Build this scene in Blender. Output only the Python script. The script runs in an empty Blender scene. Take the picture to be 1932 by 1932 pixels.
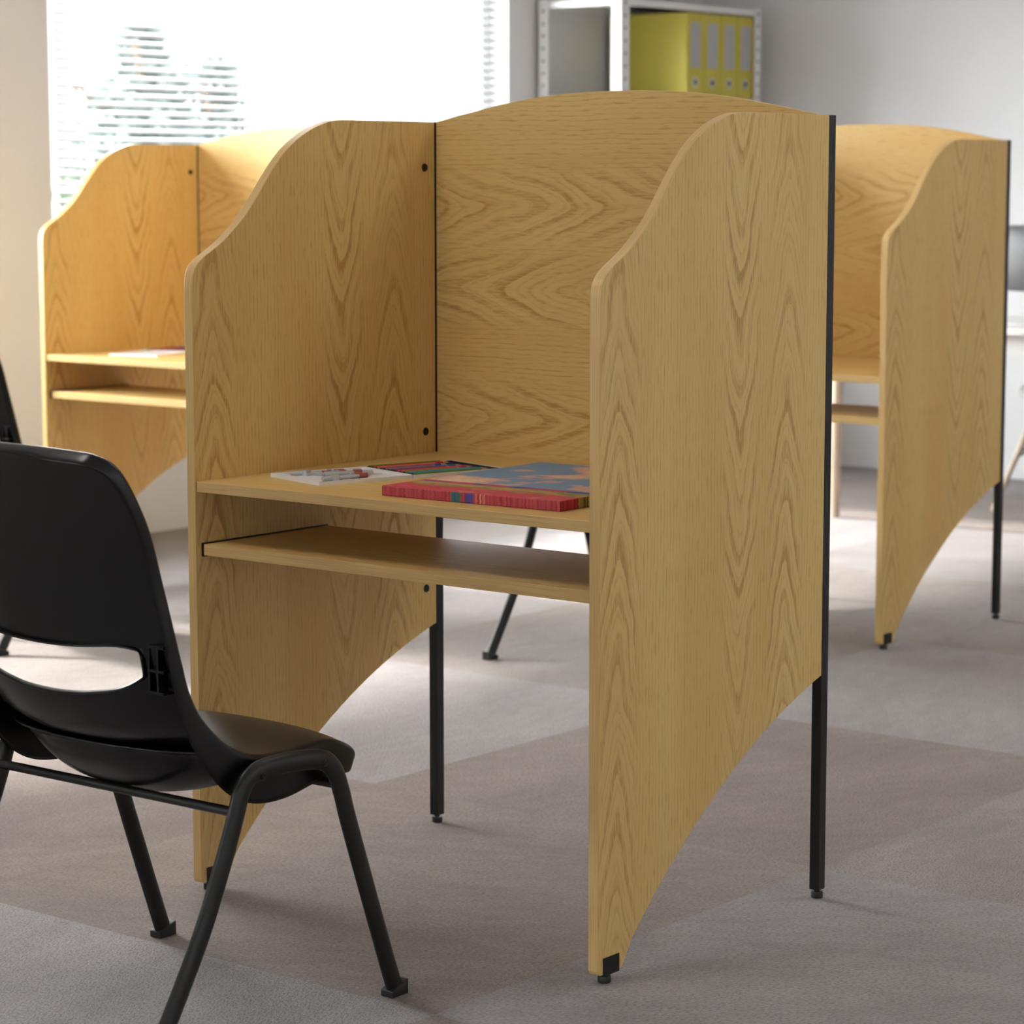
import bpy, bmesh, math, random
from mathutils import Vector, Matrix
random.seed(7)
PI = math.pi
COL = bpy.context.scene.collection
SC = bpy.context.scene

# ------------------------------------------------------------------ helpers
def link(name, bm, mats, parent=None, smooth=False, bevel=0, seg=2, recalc=True, angle=40):
    if recalc: bmesh.ops.recalc_face_normals(bm, faces=bm.faces[:])
    me = bpy.data.meshes.new(name)
    bm.to_mesh(me); bm.free()
    if not isinstance(mats, (list, tuple)): mats = [mats]
    for m in mats: me.materials.append(m)
    if smooth:
        for p in me.polygons: p.use_smooth = True
        if angle < 180: me.set_sharp_from_angle(angle=math.radians(angle))
    o = bpy.data.objects.new(name, me); COL.objects.link(o)
    if parent: o.parent = parent
    if bevel:
        md = o.modifiers.new('bevel', 'BEVEL'); md.width = bevel; md.segments = seg
        md.limit_method = 'ANGLE'; md.angle_limit = math.radians(50); md.harden_normals = False
    return o

def thing(name, label, cat, loc=(0, 0, 0), rz=0, group=None):
    o = bpy.data.objects.new(name, None); COL.objects.link(o)
    o.empty_display_size = .05
    o.location = loc; o.rotation_euler = (0, 0, rz)
    o['label'] = label; o['category'] = cat
    if group: o['group'] = group
    return o

def tag(o, label, cat, group=None):
    o['label'] = label; o['category'] = cat
    if group: o['group'] = group
    return o

def struct(o):
    o['kind'] = 'structure'; return o

def copy_tree(o, parent=None):
    c = o.copy(); COL.objects.link(c)
    if parent: c.parent = parent
    for ch in list(o.children): copy_tree(ch, c)
    return c

def box(bm, x0, x1, y0, y1, z0, z1, mi=0, M=None):
    r = bmesh.ops.create_cube(bm, size=1)
    T = Matrix.Translation(((x0+x1)/2, (y0+y1)/2, (z0+z1)/2)) @ Matrix.Diagonal((x1-x0, y1-y0, z1-z0, 1))
    if M: T = M @ T
    bmesh.ops.transform(bm, matrix=T, verts=r['verts'])
    fs = set(f for v in r['verts'] for f in v.link_faces)
    for f in fs: f.material_index = mi
    return r['verts']

def cyl(bm, p0, p1, r0, r1=None, n=20, mi=0):
    p0, p1 = Vector(p0), Vector(p1); d = p1-p0
    r = bmesh.ops.create_cone(bm, cap_ends=True, segments=n, radius1=r0, radius2=r0 if r1 is None else r1, depth=d.length)
    q = d.normalized().to_track_quat('Z', 'Y').to_matrix().to_4x4()
    bmesh.ops.transform(bm, matrix=Matrix.Translation((p0+p1)/2) @ q, verts=r['verts'])
    for f in set(f for v in r['verts'] for f in v.link_faces): f.material_index = mi

def lathe(bm, prof, c=(0, 0), n=24):
    rings = []
    for r, z in prof:
        rings.append([bm.verts.new((c[0]+r*math.cos(2*PI*i/n), c[1]+r*math.sin(2*PI*i/n), z)) for i in range(n)])
    for a, b in zip(rings, rings[1:]):
        for i in range(n): bm.faces.new((a[i], a[(i+1) % n], b[(i+1) % n], b[i]))
    bm.faces.new(list(reversed(rings[0]))); bm.faces.new(rings[-1])

def prism(bm, pts, axis, a0, a1, side_mi=0, face_mi=0):
    """polygon pts (p,q) swept along axis 'x' (p=y,q=z) or 'y' (p=x,q=z)"""
    mk = (lambda p, a: (a, p[0], p[1])) if axis == 'x' else (lambda p, a: (p[0], a, p[1]))
    A = [bm.verts.new(mk(p, a0)) for p in pts]; B = [bm.verts.new(mk(p, a1)) for p in pts]
    f = bm.faces.new(A); f.material_index = face_mi
    f = bm.faces.new(B); f.material_index = face_mi
    n = len(pts)
    for i in range(n):
        f = bm.faces.new((A[i], A[(i+1) % n], B[(i+1) % n], B[i])); f.material_index = side_mi

def catmull(P, n):
    out = []
    Q = [P[0]]+list(P)+[P[-1]]
    for i in range(1, len(Q)-2):
        p0, p1, p2, p3 = [Vector(q) for q in Q[i-1:i+3]]
        for k in range(n):
            t = k/n
            out.append(.5*((2*p1)+(-p0+p2)*t+(2*p0-5*p1+4*p2-p3)*t*t+(-p0+3*p1-3*p2+p3)*t**3))
    out.append(Vector(P[-1]))
    return out

def sweep(bm, path, ra, rb, up, n=16, cap=True):
    """elliptic tube along path: ra along 'up' side vector, rb the other way"""
    rings = []
    for i, p in enumerate(path):
        t = (path[min(i+1, len(path)-1)]-path[max(i-1, 0)]).normalized()
        s = (up-t*up.dot(t)).normalized(); b = t.cross(s)
        rings.append([bm.verts.new(p+s*ra*math.cos(2*PI*k/n)+b*rb*math.sin(2*PI*k/n)) for k in range(n)])
    for a, b in zip(rings, rings[1:]):
        for k in range(n): bm.faces.new((a[k], a[(k+1) % n], b[(k+1) % n], b[k]))
    if cap:
        bm.faces.new(list(reversed(rings[0]))); bm.faces.new(rings[-1])

# ------------------------------------------------------------------ material DSL
class G:
    def __init__(s, name):
        s.m = bpy.data.materials.new(name); s.m.use_nodes = True
        s.t = s.m.node_tree; s.n = s.t.nodes; s.b = s.n['Principled BSDF']
        s.out = s.n['Material Output']
    def node(s, ty, **kw):
        x = s.n.new(ty)
        for k, v in kw.items(): setattr(x, k, v)
        return x
    def put(s, sock, v):
        if isinstance(v, V): s.t.links.new(v.s, sock)
        else: sock.default_value = v
    def math(s, op, a, b=0., c=None):
        x = s.node('ShaderNodeMath', operation=op)
        s.put(x.inputs[0], a); s.put(x.inputs[1], b)
        if c is not None: s.put(x.inputs[2], c)
        return V(s, x.outputs[0])
    def coords(s, kind='Object'):
        x = s.node('ShaderNodeTexCoord'); sp = s.node('ShaderNodeSeparateXYZ')
        s.t.links.new(x.outputs[kind], sp.inputs[0])
        return [V(s, o) for o in sp.outputs]
    def vec(s, x, y, z):
        n = s.node('ShaderNodeCombineXYZ')
        for i, q in enumerate((x, y, z)): s.put(n.inputs[i], q)
        return V(s, n.outputs[0])
    def noise(s, vec, scale=1., detail=2., rough=.5, color=False):
        x = s.node('ShaderNodeTexNoise'); s.put(x.inputs['Vector'], vec)
        x.inputs['Scale'].default_value = scale; x.inputs['Detail'].default_value = detail
        x.inputs['Roughness'].default_value = rough
        return V(s, x.outputs['Color' if color else 'Fac'])
    def white(s, vec):
        x = s.node('ShaderNodeTexWhiteNoise', noise_dimensions='3D'); s.put(x.inputs['Vector'], vec)
        return V(s, x.outputs['Value'])
    def ss(s, v, a, b, lo=0., hi=1.):
        x = s.node('ShaderNodeMapRange', interpolation_type='SMOOTHSTEP'); s.put(x.inputs['Value'], v)
        for k, q in zip(('From Min', 'From Max', 'To Min', 'To Max'), (a, b, lo, hi)): s.put(x.inputs[k], q)
        return V(s, x.outputs[0])
    def mix(s, f, a, b):
        x = s.node('ShaderNodeMix', data_type='RGBA')
        s.put(x.inputs[0], f); s.put(x.inputs[6], a if isinstance(a, V) else (*a[:3], 1)); s.put(x.inputs[7], b if isinstance(b, V) else (*b[:3], 1))
        return V(s, x.outputs[2])
    def bump(s, h, dist, strength=1.):
        x = s.node('ShaderNodeBump'); s.put(x.inputs['Height'], h); x.inputs['Distance'].default_value = dist
        x.inputs['Strength'].default_value = strength
        s.t.links.new(x.outputs[0], s.b.inputs['Normal'])
    def base(s, c): s.put(s.b.inputs['Base Color'], c if isinstance(c, V) else (*c[:3], 1))
    def rough(s, r): s.put(s.b.inputs['Roughness'], r)
class V:
    def __init__(s, g, sock): s.g = g; s.s = sock
    def __add__(s, o): return s.g.math('ADD', s, o)
    __radd__ = __add__
    def __mul__(s, o): return s.g.math('MULTIPLY', s, o)
    __rmul__ = __mul__
    def __sub__(s, o): return s.g.math('SUBTRACT', s, o)
    def __rsub__(s, o): return s.g.math('SUBTRACT', o, s)
    def __truediv__(s, o): return s.g.math('DIVIDE', s, o)
    def sqrt(s): return s.g.math('SQRT', s)
    def abs(s): return s.g.math('ABSOLUTE', s)
    def frac(s): return s.g.math('FRACT', s)
    def floor(s): return s.g.math('FLOOR', s)

def lin(r, g, b):
    f = lambda c: (c/255/12.92) if c <= 10 else ((c/255+.055)/1.055)**2.4
    return (f(r), f(g), f(b))

def plain(name, rgb, rough=.5, metal=0., spec=.5, mottle=0., scale=30., bump=0., bscale=300.):
    g = G(name)
    c = g.coords()
    if mottle:
        n = g.noise(g.vec(*c), scale, 3.)
        g.base(g.mix(g.ss(n, .3, .7), [q*(1-mottle) for q in rgb], [min(1, q*(1+mottle)) for q in rgb]))
    else: g.base(rgb)
    if bump: g.bump(g.noise(g.vec(*c), bscale, 2.), bump)
    g.rough(rough); g.b.inputs['Metallic'].default_value = metal
    g.b.inputs['Specular IOR Level'].default_value = spec
    return g.m

OAK_L, OAK_D = (.68, .467, .172), (.44, .242, .064)
OAK_P = (.48, .28, .079)
def oak(name, across, along, centres, pitch=.086, spread=.29, half=.056, tint=1., contrast=1.):
    """flat-sawn oak: cathedral arches along the centre lines, straight porous grain between them.
    centres = [(position across the board, +1/-1 pointing up/down, phase), ...]"""
    g = G(name); c = g.coords(); a, l = c[across], c[along]
    warp = g.noise(g.vec(a*8., l*5.0, 3.), 1., 2.)-.5
    fine = g.noise(g.vec(a*150., l*45., 1.), 1., 2.)-.5
    pore = g.noise(g.vec(a*320., l*28., 7.), 1., 1.)
    stripe = ((a+warp*.014+fine*.0016)*(1/.0088)).frac()
    lines = g.ss(stripe, .0, .10)*g.ss(stripe, .16, .46, 1., 0.)*g.ss(g.noise(g.vec(a*70., l*3.5, 4.), 1., 1.), .34, .58, .35, 1.)
    d = pitch*spread
    tot = None; core = None
    for i, (a0, sg, ph) in enumerate(centres):
        da = a-a0+warp*.012
        r = (da*da+.009**2).sqrt()
        q = (r+l*(spread*sg)+warp*.060+fine*.0045)*(1/d)+ph
        f = q.frac(); n = q.floor()
        st = g.ss(g.noise(g.vec(n*3.7, 5.+i, 2.), 1., 0.), .38, .62)*.85+.15
        # thick at the tip, thin along the flanks; a weaker ring half-way
        band = g.ss(f, .0, .07)*g.ss(f, .12, .58, 1., 0.)*st
        f2 = (q*2.3+.37).frac()
        band = band+g.ss(f2, .0, .1)*g.ss(f2, .12, .5, 1., 0.)*.34
        m = g.ss(da.abs(), half*.45, half*1.25, 1., 0.)
        tot = band*m if tot is None else tot+band*m
        core = m if core is None else core+m
    core = g.math('MINIMUM', core, 1.)
    grit = g.ss(pore, .36, .58)
    mark = g.math('MINIMUM', tot*(grit*.75+.42), 1.)
    straight = lines*(grit*.8+.2)*(1.-core*.75)
    dash = g.ss(pore, .56, .66)*(.32-core*.14)
    patch = g.noise(g.vec(a*9., l*1.1, 9.), 1., 2.)
    base = g.mix(g.ss(patch, .35, .65), [OAK_L[0]*tint, OAK_L[1]*tint, OAK_L[2]*tint], [OAK_L[0]*.95*tint, OAK_L[1]*.88*tint, OAK_L[2]*.80*tint])
    base = g.mix(core*.35, base, [q*tint for q in (.70, .515, .215)])
    col = g.mix(g.math('MINIMUM', dash+straight*.62, 1.)*contrast, base, [q*tint for q in OAK_P])
    col = g.mix(mark*(.92*contrast), col, [q*tint for q in OAK_D])
    g.base(col); g.rough(.42)
    g.b.inputs['Specular IOR Level'].default_value = .35
    return g.m

def oak_edge(name, axis, along, k=.25):
    g = G(name); c = g.coords()
    o = [i for i in range(3) if i not in (axis, along)][0]
    n = g.noise(g.vec(c[axis]*650., c[along]*6., c[o]*6.), 1., 2.)
    g.base(g.mix(g.ss(n, .35, .75)*.55, (.64, .43, .175), (.42, .235, .08)))
    g.rough(.4); g.b.inputs['Specular IOR Level'].default_value = .35
    return g.m

# ------------------------------------------------------------------ materials
M = {}
M['oak_side'] = oak('oak_side', 1, 2, [(.050, 1, 0.), (.385, -1, .35), (.520, 1, .6)])
M['oak_back'] = oak('oak_back', 2, 0, [(.805, 1, .1), (1.045, -1, .5), (1.200, 1, .3)], pitch=.10, spread=.30, half=.075)
M['oak_top'] = oak('oak_top', 1, 0, [(.12, 1, 0.), (.42, -1, .4)], pitch=.16, spread=.18, half=.07, contrast=.55)
M['edge_panel'] = oak_edge('oak_edge_panel', 0, 2)
M['edge_top'] = oak_edge('oak_edge_top', 2, 0)
M['black_metal'] = plain('black_powder_coat', (.0065, .0058, .0052), .38, 0, .4, bump=.0001, bscale=900)
M['black_plastic'] = plain('black_plastic', (.005, .005, .005), .30, 0, .5)
M['shell'] = plain('black_shell_plastic', (.0026, .0024, .0024), .30, 0, .36, bump=.00006, bscale=1200)
M['rubber'] = plain('black_rubber', (.010, .010, .011), .5)
M['wall'] = plain('white_wall_paint', (.74, .735, .75), .75, 0, .25, mottle=.012, scale=3)
M['ceiling'] = plain('white_ceiling', (.80, .79, .78), .9, 0, .2)
M['frame_white'] = plain('white_window_frame', (.85, .85, .85), .4)
M['rack'] = plain('white_rack_metal', (.78, .78, .78), .35, 0, .5)
M['yellow'] = plain('yellow_cardboard', (.50, .43, .06), .5, 0, .4)
M['label_grey'] = plain('grey_label_card', (.40, .40, .42), .5)
M['steel'] = plain('brushed_steel', (.62, .62, .63), .3, 1.)
M['dark'] = plain('dark_hole', (.01, .01, .012), .6)
M['white_lam'] = plain('white_laminate', (.76, .75, .74), .35)
M['lightwood'] = plain('pale_beech', (.50, .39, .29), .5, mottle=.06, scale=12)
M['silver'] = plain('silver_aluminium', (.16, .16, .165), .4, .3)
M['screen'] = plain('dark_screen', (.02, .02, .022), .2)
M['tin_white'] = plain('white_tin', (.84, .82, .82), .4)
M['tin_dark'] = plain('black_tin_lining', (.02, .02, .022), .5)
M['grip_red'] = plain('brick_red_plastic', (.34, .085, .055), .4)
M['grey_metal'] = plain('grey_metal', (.50, .50, .50), .4, .3)
M['woodtip'] = plain('sharpened_cedar', (.50, .32, .19), .6)
M['bark'] = plain('tree_bark', (.14, .10, .07), .9, mottle=.3, scale=20)
M['leaf'] = plain('leaf_green', (.20, .245, .235), .6, mottle=.5, scale=3)
M['leaf_dark'] = plain('shrub_green', (.07, .15, .06), .6, mottle=.45, scale=6)
M['ground'] = plain('pale_paving', (.55, .55, .52), .9, mottle=.1, scale=2)

def glass():
    g = G('window_glass'); g.n.remove(g.b)
    t = g.node('ShaderNodeBsdfTransparent'); gl = g.node('ShaderNodeBsdfGlossy'); gl.inputs['Roughness'].default_value = .02
    t.inputs[0].default_value = (.95, .97, .97, 1)
    mx = g.node('ShaderNodeMixShader'); mx.inputs[0].default_value = .04
    g.t.links.new(t.outputs[0], mx.inputs[1]); g.t.links.new(gl.outputs[0], mx.inputs[2]); g.t.links.new(mx.outputs[0], g.out.inputs[0])
    return g.m
M['glass'] = glass()
def slat_mat():
    g = G('white_blind_slat'); g.b.inputs['Base Color'].default_value = (.44, .45, .46, 1); g.rough(.5)
    tr = g.node('ShaderNodeBsdfTranslucent'); tr.inputs[0].default_value = (.85, .86, .87, 1)
    mx = g.node('ShaderNodeMixShader'); mx.inputs[0].default_value = .045
    g.t.links.new(g.b.outputs[0], mx.inputs[1]); g.t.links.new(tr.outputs[0], mx.inputs[2]); g.t.links.new(mx.outputs[0], g.out.inputs[0])
    return g.m
M['slat'] = slat_mat()

def carpet(name, rgb, ang, blot):
    g = G(name); x, y, z = g.coords()
    ca, sa = math.cos(ang), math.sin(ang)
    p, q = x*ca+y*sa, y*ca-x*sa
    w = g.noise(g.vec(x, y, 0.), 160., 1.)-.5
    n1 = g.noise(g.vec(p*150.+w*1.2, q*290.+w*2.0, 0.), 1., 1.5, .55)
    n2 = g.noise(g.vec(p*2.2, q*5., blot), 1., 3.)
    n3 = g.noise(g.vec(p*14., q*30., blot), 1., 2.)
    m = g.ss(n2, .3, .7)*.6+g.ss(n3, .3, .7)*.4
    col = g.mix(m, [c*.85 for c in rgb], [c*1.13 for c in rgb])
    col = g.mix(g.ss(n1, .35, .65), [c*.5 for c in rgb], col) if False else g.mix(g.ss(n1, .34, .58, .55, 0.), col, [c*.42 for c in rgb])
    g.base(col); g.rough(.95); g.b.inputs['Specular IOR Level'].default_value = .12
    g.b.inputs['Sheen Weight'].default_value = .08
    g.bump(n1, .0035, .8)
    return g.m
BRN, GRY = (.250, .203, .184), (.268, .241, .240)
CARPET = [carpet('carpet_beige', BRN, .35, 1.), carpet('carpet_taupe', (.258, .222, .208), PI/2, 4.),
          carpet('carpet_grey_lengthways', GRY, .6, 7.), carpet('carpet_grey_crossways', [c*1.12 for c in GRY], PI/2+.2, 2.),
          carpet('carpet_pinkish_brown', (.238, .190, .176), 1.2, 5.)]

# ------------------------------------------------------------------ room
XL, XR, YF, YB, HC = -3.523, 4.6, -5.6, 6.67, 2.75
TX, TY, T = -.305, -.26, 1.0825
def build_floor():
    bm = bmesh.new()
    known = {(0, 0): 0, (0, 1): 4, (1, 1): 1, (-1, 0): 4, (1, -1): 0, (-1, 1): 3, (0, 2): 3, (1, 0): 2, (0, -1): 3, (-1, -1): 1,
             (-1, 2): 1, (-2, 2): 3, (-2, 1): 1, (-1, 3): 1, (-2, 3): 2, (0, 3): 1, (-1, 4): 2, (-2, 4): 3, (-2, 5): 0, (-1, 5): 0, (-3, 1): 0, (-3, 2): 2}
    xs = sorted({XL-.1, XR+.1} | {TX+i*T for i in range(-6, 9) if XL < TX+i*T < XR})
    ys = sorted({YF-.1, YB+.1} | {TY+i*T for i in range(-9, 12) if YF < TY+i*T < YB})
    rnd = random.Random(3)
    for x0, x1 in zip(xs, xs[1:]):
        for y0, y1 in zip(ys, ys[1:]):
            i, j = math.floor(((x0+x1)/2-TX)/T), math.floor(((y0+y1)/2-TY)/T)
            f = bm.faces.new([bm.verts.new(p) for p in ((x0, y0, 0), (x1, y0, 0), (x1, y1, 0), (x0, y1, 0))])
            f.material_index = known.get((i, j), rnd.choice((0, 1, 2, 3)))
    bmesh.ops.remove_doubles(bm, verts=bm.verts[:], dist=1e-5)
    r = bmesh.ops.extrude_face_region(bm, geom=bm.faces[:])
    bmesh.ops.translate(bm, vec=(0, 0, -.08), verts=[v for v in r['geom'] if isinstance(v, bmesh.types.BMVert)])
    return struct(link('floor', bm, CARPET))
build_floor()

def wall_x(name, x0, x1, y0, y1, openings):
    """wall slab between x0..x1 with rectangular openings (ya, yb, za, zb)"""
    bm = bmesh.new(); y = y0
    for ya, yb, za, zb in sorted(openings):
        box(bm, x0, x1, y, ya, 0, HC); box(bm, x0, x1, ya, yb, 0, za); box(bm, x0, x1, ya, yb, zb, HC); y = yb
    box(bm, x0, x1, y, y1, 0, HC)
    return struct(link(name, bm, M['wall']))
def wall_y(name, y0, y1, x0, x1, openings):
    bm = bmesh.new(); x = x0
    for xa, xb, za, zb in sorted(openings):
        box(bm, x, xa, y0, y1, 0, HC); box(bm, xa, xb, y0, y1, 0, za); box(bm, xa, xb, y0, y1, zb, HC); x = xb
    box(bm, x, x1, y0, y1, 0, HC)
    return struct(link(name, bm, M['wall']))
WZ0, WZ1 = .92, 2.35
WIN_A = (2.818, 5.285, WZ0, WZ1)
WIN_B = (.10, 1.90, WZ0, 2.20)
wall_x('wall_left', XL-.18, XL, YF, YB, [WIN_A, WIN_B])
wall_y('wall_back', YB, YB+.15, XL-.18, XR+.15, [])
FILL_WIN_R = (.2, 3.4, .9, 1.8)  # unseen opening added to let side fill light into the room
wall_x('wall_right', XR, XR+.15, YF, YB, [FILL_WIN_R])
FILL_WIN_F = (-2.6, 2.8, .8, 2.3)  # opening behind the camera, added for soft front fill
wall_y('wall_front', YF-.15, YF, XL-.18, XR+.15, [FILL_WIN_F])
bm = bmesh.new(); box(bm, XL-.18, XR+.15, YF-.15, YB+.15, HC, HC+.12); struct(link('ceiling', bm, M['ceiling']))

def window(n, axis, pos, o, mull):
    """frame and panes in the opening o; pos = plane of the glass"""
    a0, a1, z0, z1 = o
    bx = (lambda bm, a, b, z, w, d: box(bm, pos-d, pos+d, a, b, z, w)) if axis == 'x' else (lambda bm, a, b, z, w, d: box(bm, a, b, pos-d, pos+d, z, w))
    root = bpy.data.objects.new('window_%d' % n, None); COL.objects.link(root); struct(root)
    f = .05
    bm = bmesh.new()
    bx(bm, a0, a0+f, z0, z1, .03); bx(bm, a1-f, a1, z0, z1, .03); bx(bm, a0+f, a1-f, z0, z0+f, .03); bx(bm, a0+f, a1-f, z1-f, z1, .03)
    for m in mull: bx(bm, m-.075, m+.075, z0+f, z1-f, .03)
    struct(link('window_frame', bm, M['frame_white'], root))
    edges = [a0+f]+[q for m in mull for q in (m-.075, m+.075)]+[a1-f]
    for a, b in zip(edges[::2], edges[1::2]):
        bm = bmesh.new(); bx(bm, a, b, z0+f, z1-f, .003)
        struct(link('window_pane', bm, M['glass'], root))
    return root
window(1, 'x', XL-.13, WIN_A, [])
window(2, 'x', XL-.13, WIN_B, [])
window(3, 'x', XR+.09, FILL_WIN_R, [1.2, 2.4])  # added fill window, out of view on the right
window(4, 'y', YF-.09, FILL_WIN_F, [-.8, 1.0])  # added fill window, out of view behind the camera

# venetian blinds in the visible window
def blind(y0, y1, label):
    x = XL-.055; z0, z1 = WZ0+.03, WZ1
    root = thing('venetian_blind', label, 'blind', (x, (y0+y1)/2, z0), 0, 'venetian blinds in the window')
    w = (y1-y0)/2; P = .03045; th = math.radians(40); hw = .0118
    bm = bmesh.new(); zt = 1.8239-z0
    k0 = math.ceil((-.0+.03-zt)/P); k1 = int((z1-z0-.06-zt)/P)
    for k in range(k0, k1+1):
        zc = zt+k*P-.012; rows = []
        for q in range(5):
            s = -1+q/2; cv = .0016*(1-s*s)
            px, pz = s*hw*math.cos(th)+cv*math.sin(th), -s*hw*math.sin(th)+cv*math.cos(th)
            rows.append((bm.verts.new((px, -w, zc+pz)), bm.verts.new((px, w, zc+pz))))
        for r0, r1 in zip(rows, rows[1:]): bm.faces.new((r0[0], r1[0], r1[1], r0[1]))
    o = link('slats', bm, M['slat'], root, smooth=True)
    md = o.modifiers.new('thick', 'SOLIDIFY'); md.thickness = .0006
    bm = bmesh.new(); box(bm, -.025, .02, -w, w, z1-z0-.05, z1-z0-.002); link('headrail', bm, M['frame_white'], root, bevel=.003)
    bm = bmesh.new(); box(bm, -.014, .014, -w, w, .0, .018); link('bottom_rail', bm, M['frame_white'], root, bevel=.003)
    for yy in (-w*.75, w*.75):
        bm = bmesh.new()
        cyl(bm, (.0142, yy, .01), (.0142, yy, z1-z0-.03), .0012, n=6); cyl(bm, (-.0142, yy, .01), (-.0142, yy, z1-z0-.03), .0012, n=6)
        link('ladder_cord', bm, M['frame_white'], root)
blind(2.889, 3.922, 'left white venetian blind with open slats, trees seen through it')
blind(4.081, 5.279, 'right white venetian blind with open slats, beside the white rack')

# outside: trees and shrubs beyond the window
def leaf_cloud(bm, c, r, n, size, rnd, squash=1.):
    for _ in range(n):
        while True:
            p = Vector((rnd.uniform(-1, 1), rnd.uniform(-1, 1), rnd.uniform(-1, 1)))
            if p.length < 1: break
        p = Vector((p.x*r, p.y*r, p.z*r*squash))+Vector(c)
        R = Matrix.Rotation(rnd.uniform(0, 6.28), 3, Vector((rnd.uniform(-1, 1), rnd.uniform(-1, 1), rnd.uniform(-1, 1))).normalized())
        s = size*rnd.uniform(.6, 1.4)
        vs = [bm.verts.new(p+R @ Vector(q)) for q in ((0, -s, 0), (s*.45, 0, s*.12), (0, s, 0), (-s*.45, 0, s*.12))]
        bm.faces.new(vs)
def tree(x, y, h, lumps, label, leafmat, seed):
    rnd = random.Random(seed)
    root = thing('tree', label, 'tree', (x, y, -.35), 0, 'trees outside the window')
    bm = bmesh.new()
    sweep(bm, catmull([(0, 0, 0), (.03, .02, h*.3), (-.03, .05, h*.6), (0, 0, h*.92)], 5), .09, .09, Vector((1, 0, 0)), 10)
    for k in range(6):
        a = k*1.1; z = h*(.35+.09*k)
        sweep(bm, catmull([(0, 0, z), (.2*math.cos(a), .2*math.sin(a), z+.15), (.45*math.cos(a), .5*math.sin(a), z+.35)], 4), .025, .025, Vector((0, 0, 1)), 6)
    link('trunk', bm, M['bark'], root, smooth=True)
    bm = bmesh.new()
    for (dy, z, r, n) in lumps: leaf_cloud(bm, (0, dy, z), r, int(n*1.7), .075, rnd)
    link('crown', bm, leafmat, root, recalc=False)
tree(-9, 8.42, 2.6, [(0, 2.42, .16, 90), (0, 2.15, .26, 190), (-.1, 1.85, .36, 300), (0, 1.5, .46, 420), (.1, 1.1, .5, 380)], 'tall pointed leafy tree outside, nearer the left edge of the window', M['leaf'], 3)
tree(-9.4, 9.42, 2.3, [(0, 2.2, .20, 90), (-.05, 1.85, .28, 220), (-.15, 1.5, .33, 320), (-.1, 1.2, .36, 380)], 'lower rounded leafy tree outside, near the middle of the window', M['leaf'], 5)
tree(-8.0, 9.55, 1.9, [(0, 1.68, .12, 60), (0, 1.4, .2, 160)], 'small leafy tree outside, seen through the right blind', M['leaf'], 8)
def shrub(x, y, r, label, seed):
    rnd = random.Random(seed); bm = bmesh.new()
    root = thing('shrub', label, 'shrub', (x, y, -.35))
    for k in range(5):
        a = k*1.26; sweep(bm, catmull([(0, 0, 0), (.1*math.cos(a), .1*math.sin(a), .5), (.3*math.cos(a), .3*math.sin(a), 1.0)], 4), .015, .015, Vector((1, 0, 0)), 6)
    link('stems', bm, M['bark'], root)
    bm = bmesh.new(); leaf_cloud(bm, (0, 0, 1.0), r, 700, .05, rnd, 1.25); link('foliage', bm, M['leaf_dark'], root, recalc=False)
shrub(-7.6, 6.30, .55, 'dark green shrub outside, low at the left end of the window', 11)
bm = bmesh.new(); box(bm, -30, XL-.2, -20, 30, -.45, -.35); o = struct(link('ground_outside', bm, M['ground']))

# ------------------------------------------------------------------ study carrel
W, TP, DP, TB, ZB, ZK, H = .8915, .0192, .6436, .0219, .0165, .398, 1.3566
def side_outline():
    top = [(0, 1.060), (.0010, 1.0745), (.0042, 1.0905), (.0125, 1.1040), (.0288, 1.1165), (.0483, 1.1270), (.0736, 1.1415), (.0970, 1.1580), (.1248, 1.1805), (.1477, 1.2035),
           (.1708, 1.2300), (.1911, 1.2540), (.2140, 1.2785), (.2412, 1.3030), (.2712, 1.3225), (.3016, 1.3375), (.3323, 1.3480), (.3603, 1.3543), (.3887, 1.3564), (.4271, H)]
    pts = [(p.x, p.y) for p in catmull([(a, b) for a, b in top], 3)]
    pts += [(DP, H), (DP, ZK)]
    arch = [(DP, ZK), (.6118, .3880), (.5551, .3675), (.4987, .3445), (.4431, .3185), (.3718, .2790), (.3019, .2345), (.2330, .1855), (.1668, .1310), (.1013, .0700), (.0873, .0525), (.0777, .0390), (.0699, .0275), (.0640, .0195), (.0577, .0165)]
    pts += [(p.x, p.y) for p in catmull([(a, b) for a, b in arch], 3)][1:]
    pts += [(.010, ZB), (.0035, ZB+.002), (.0005, ZB+.0075)]
    return pts
OUT = side_outline()
def leveler(bm, x, y, ztop):
    lathe(bm, [(.0052, ztop), (.0052, .0115), (.0100, .0112), (.0106, .0098), (.0106, .0012), (.0095, 0)], (x, y))
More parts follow.
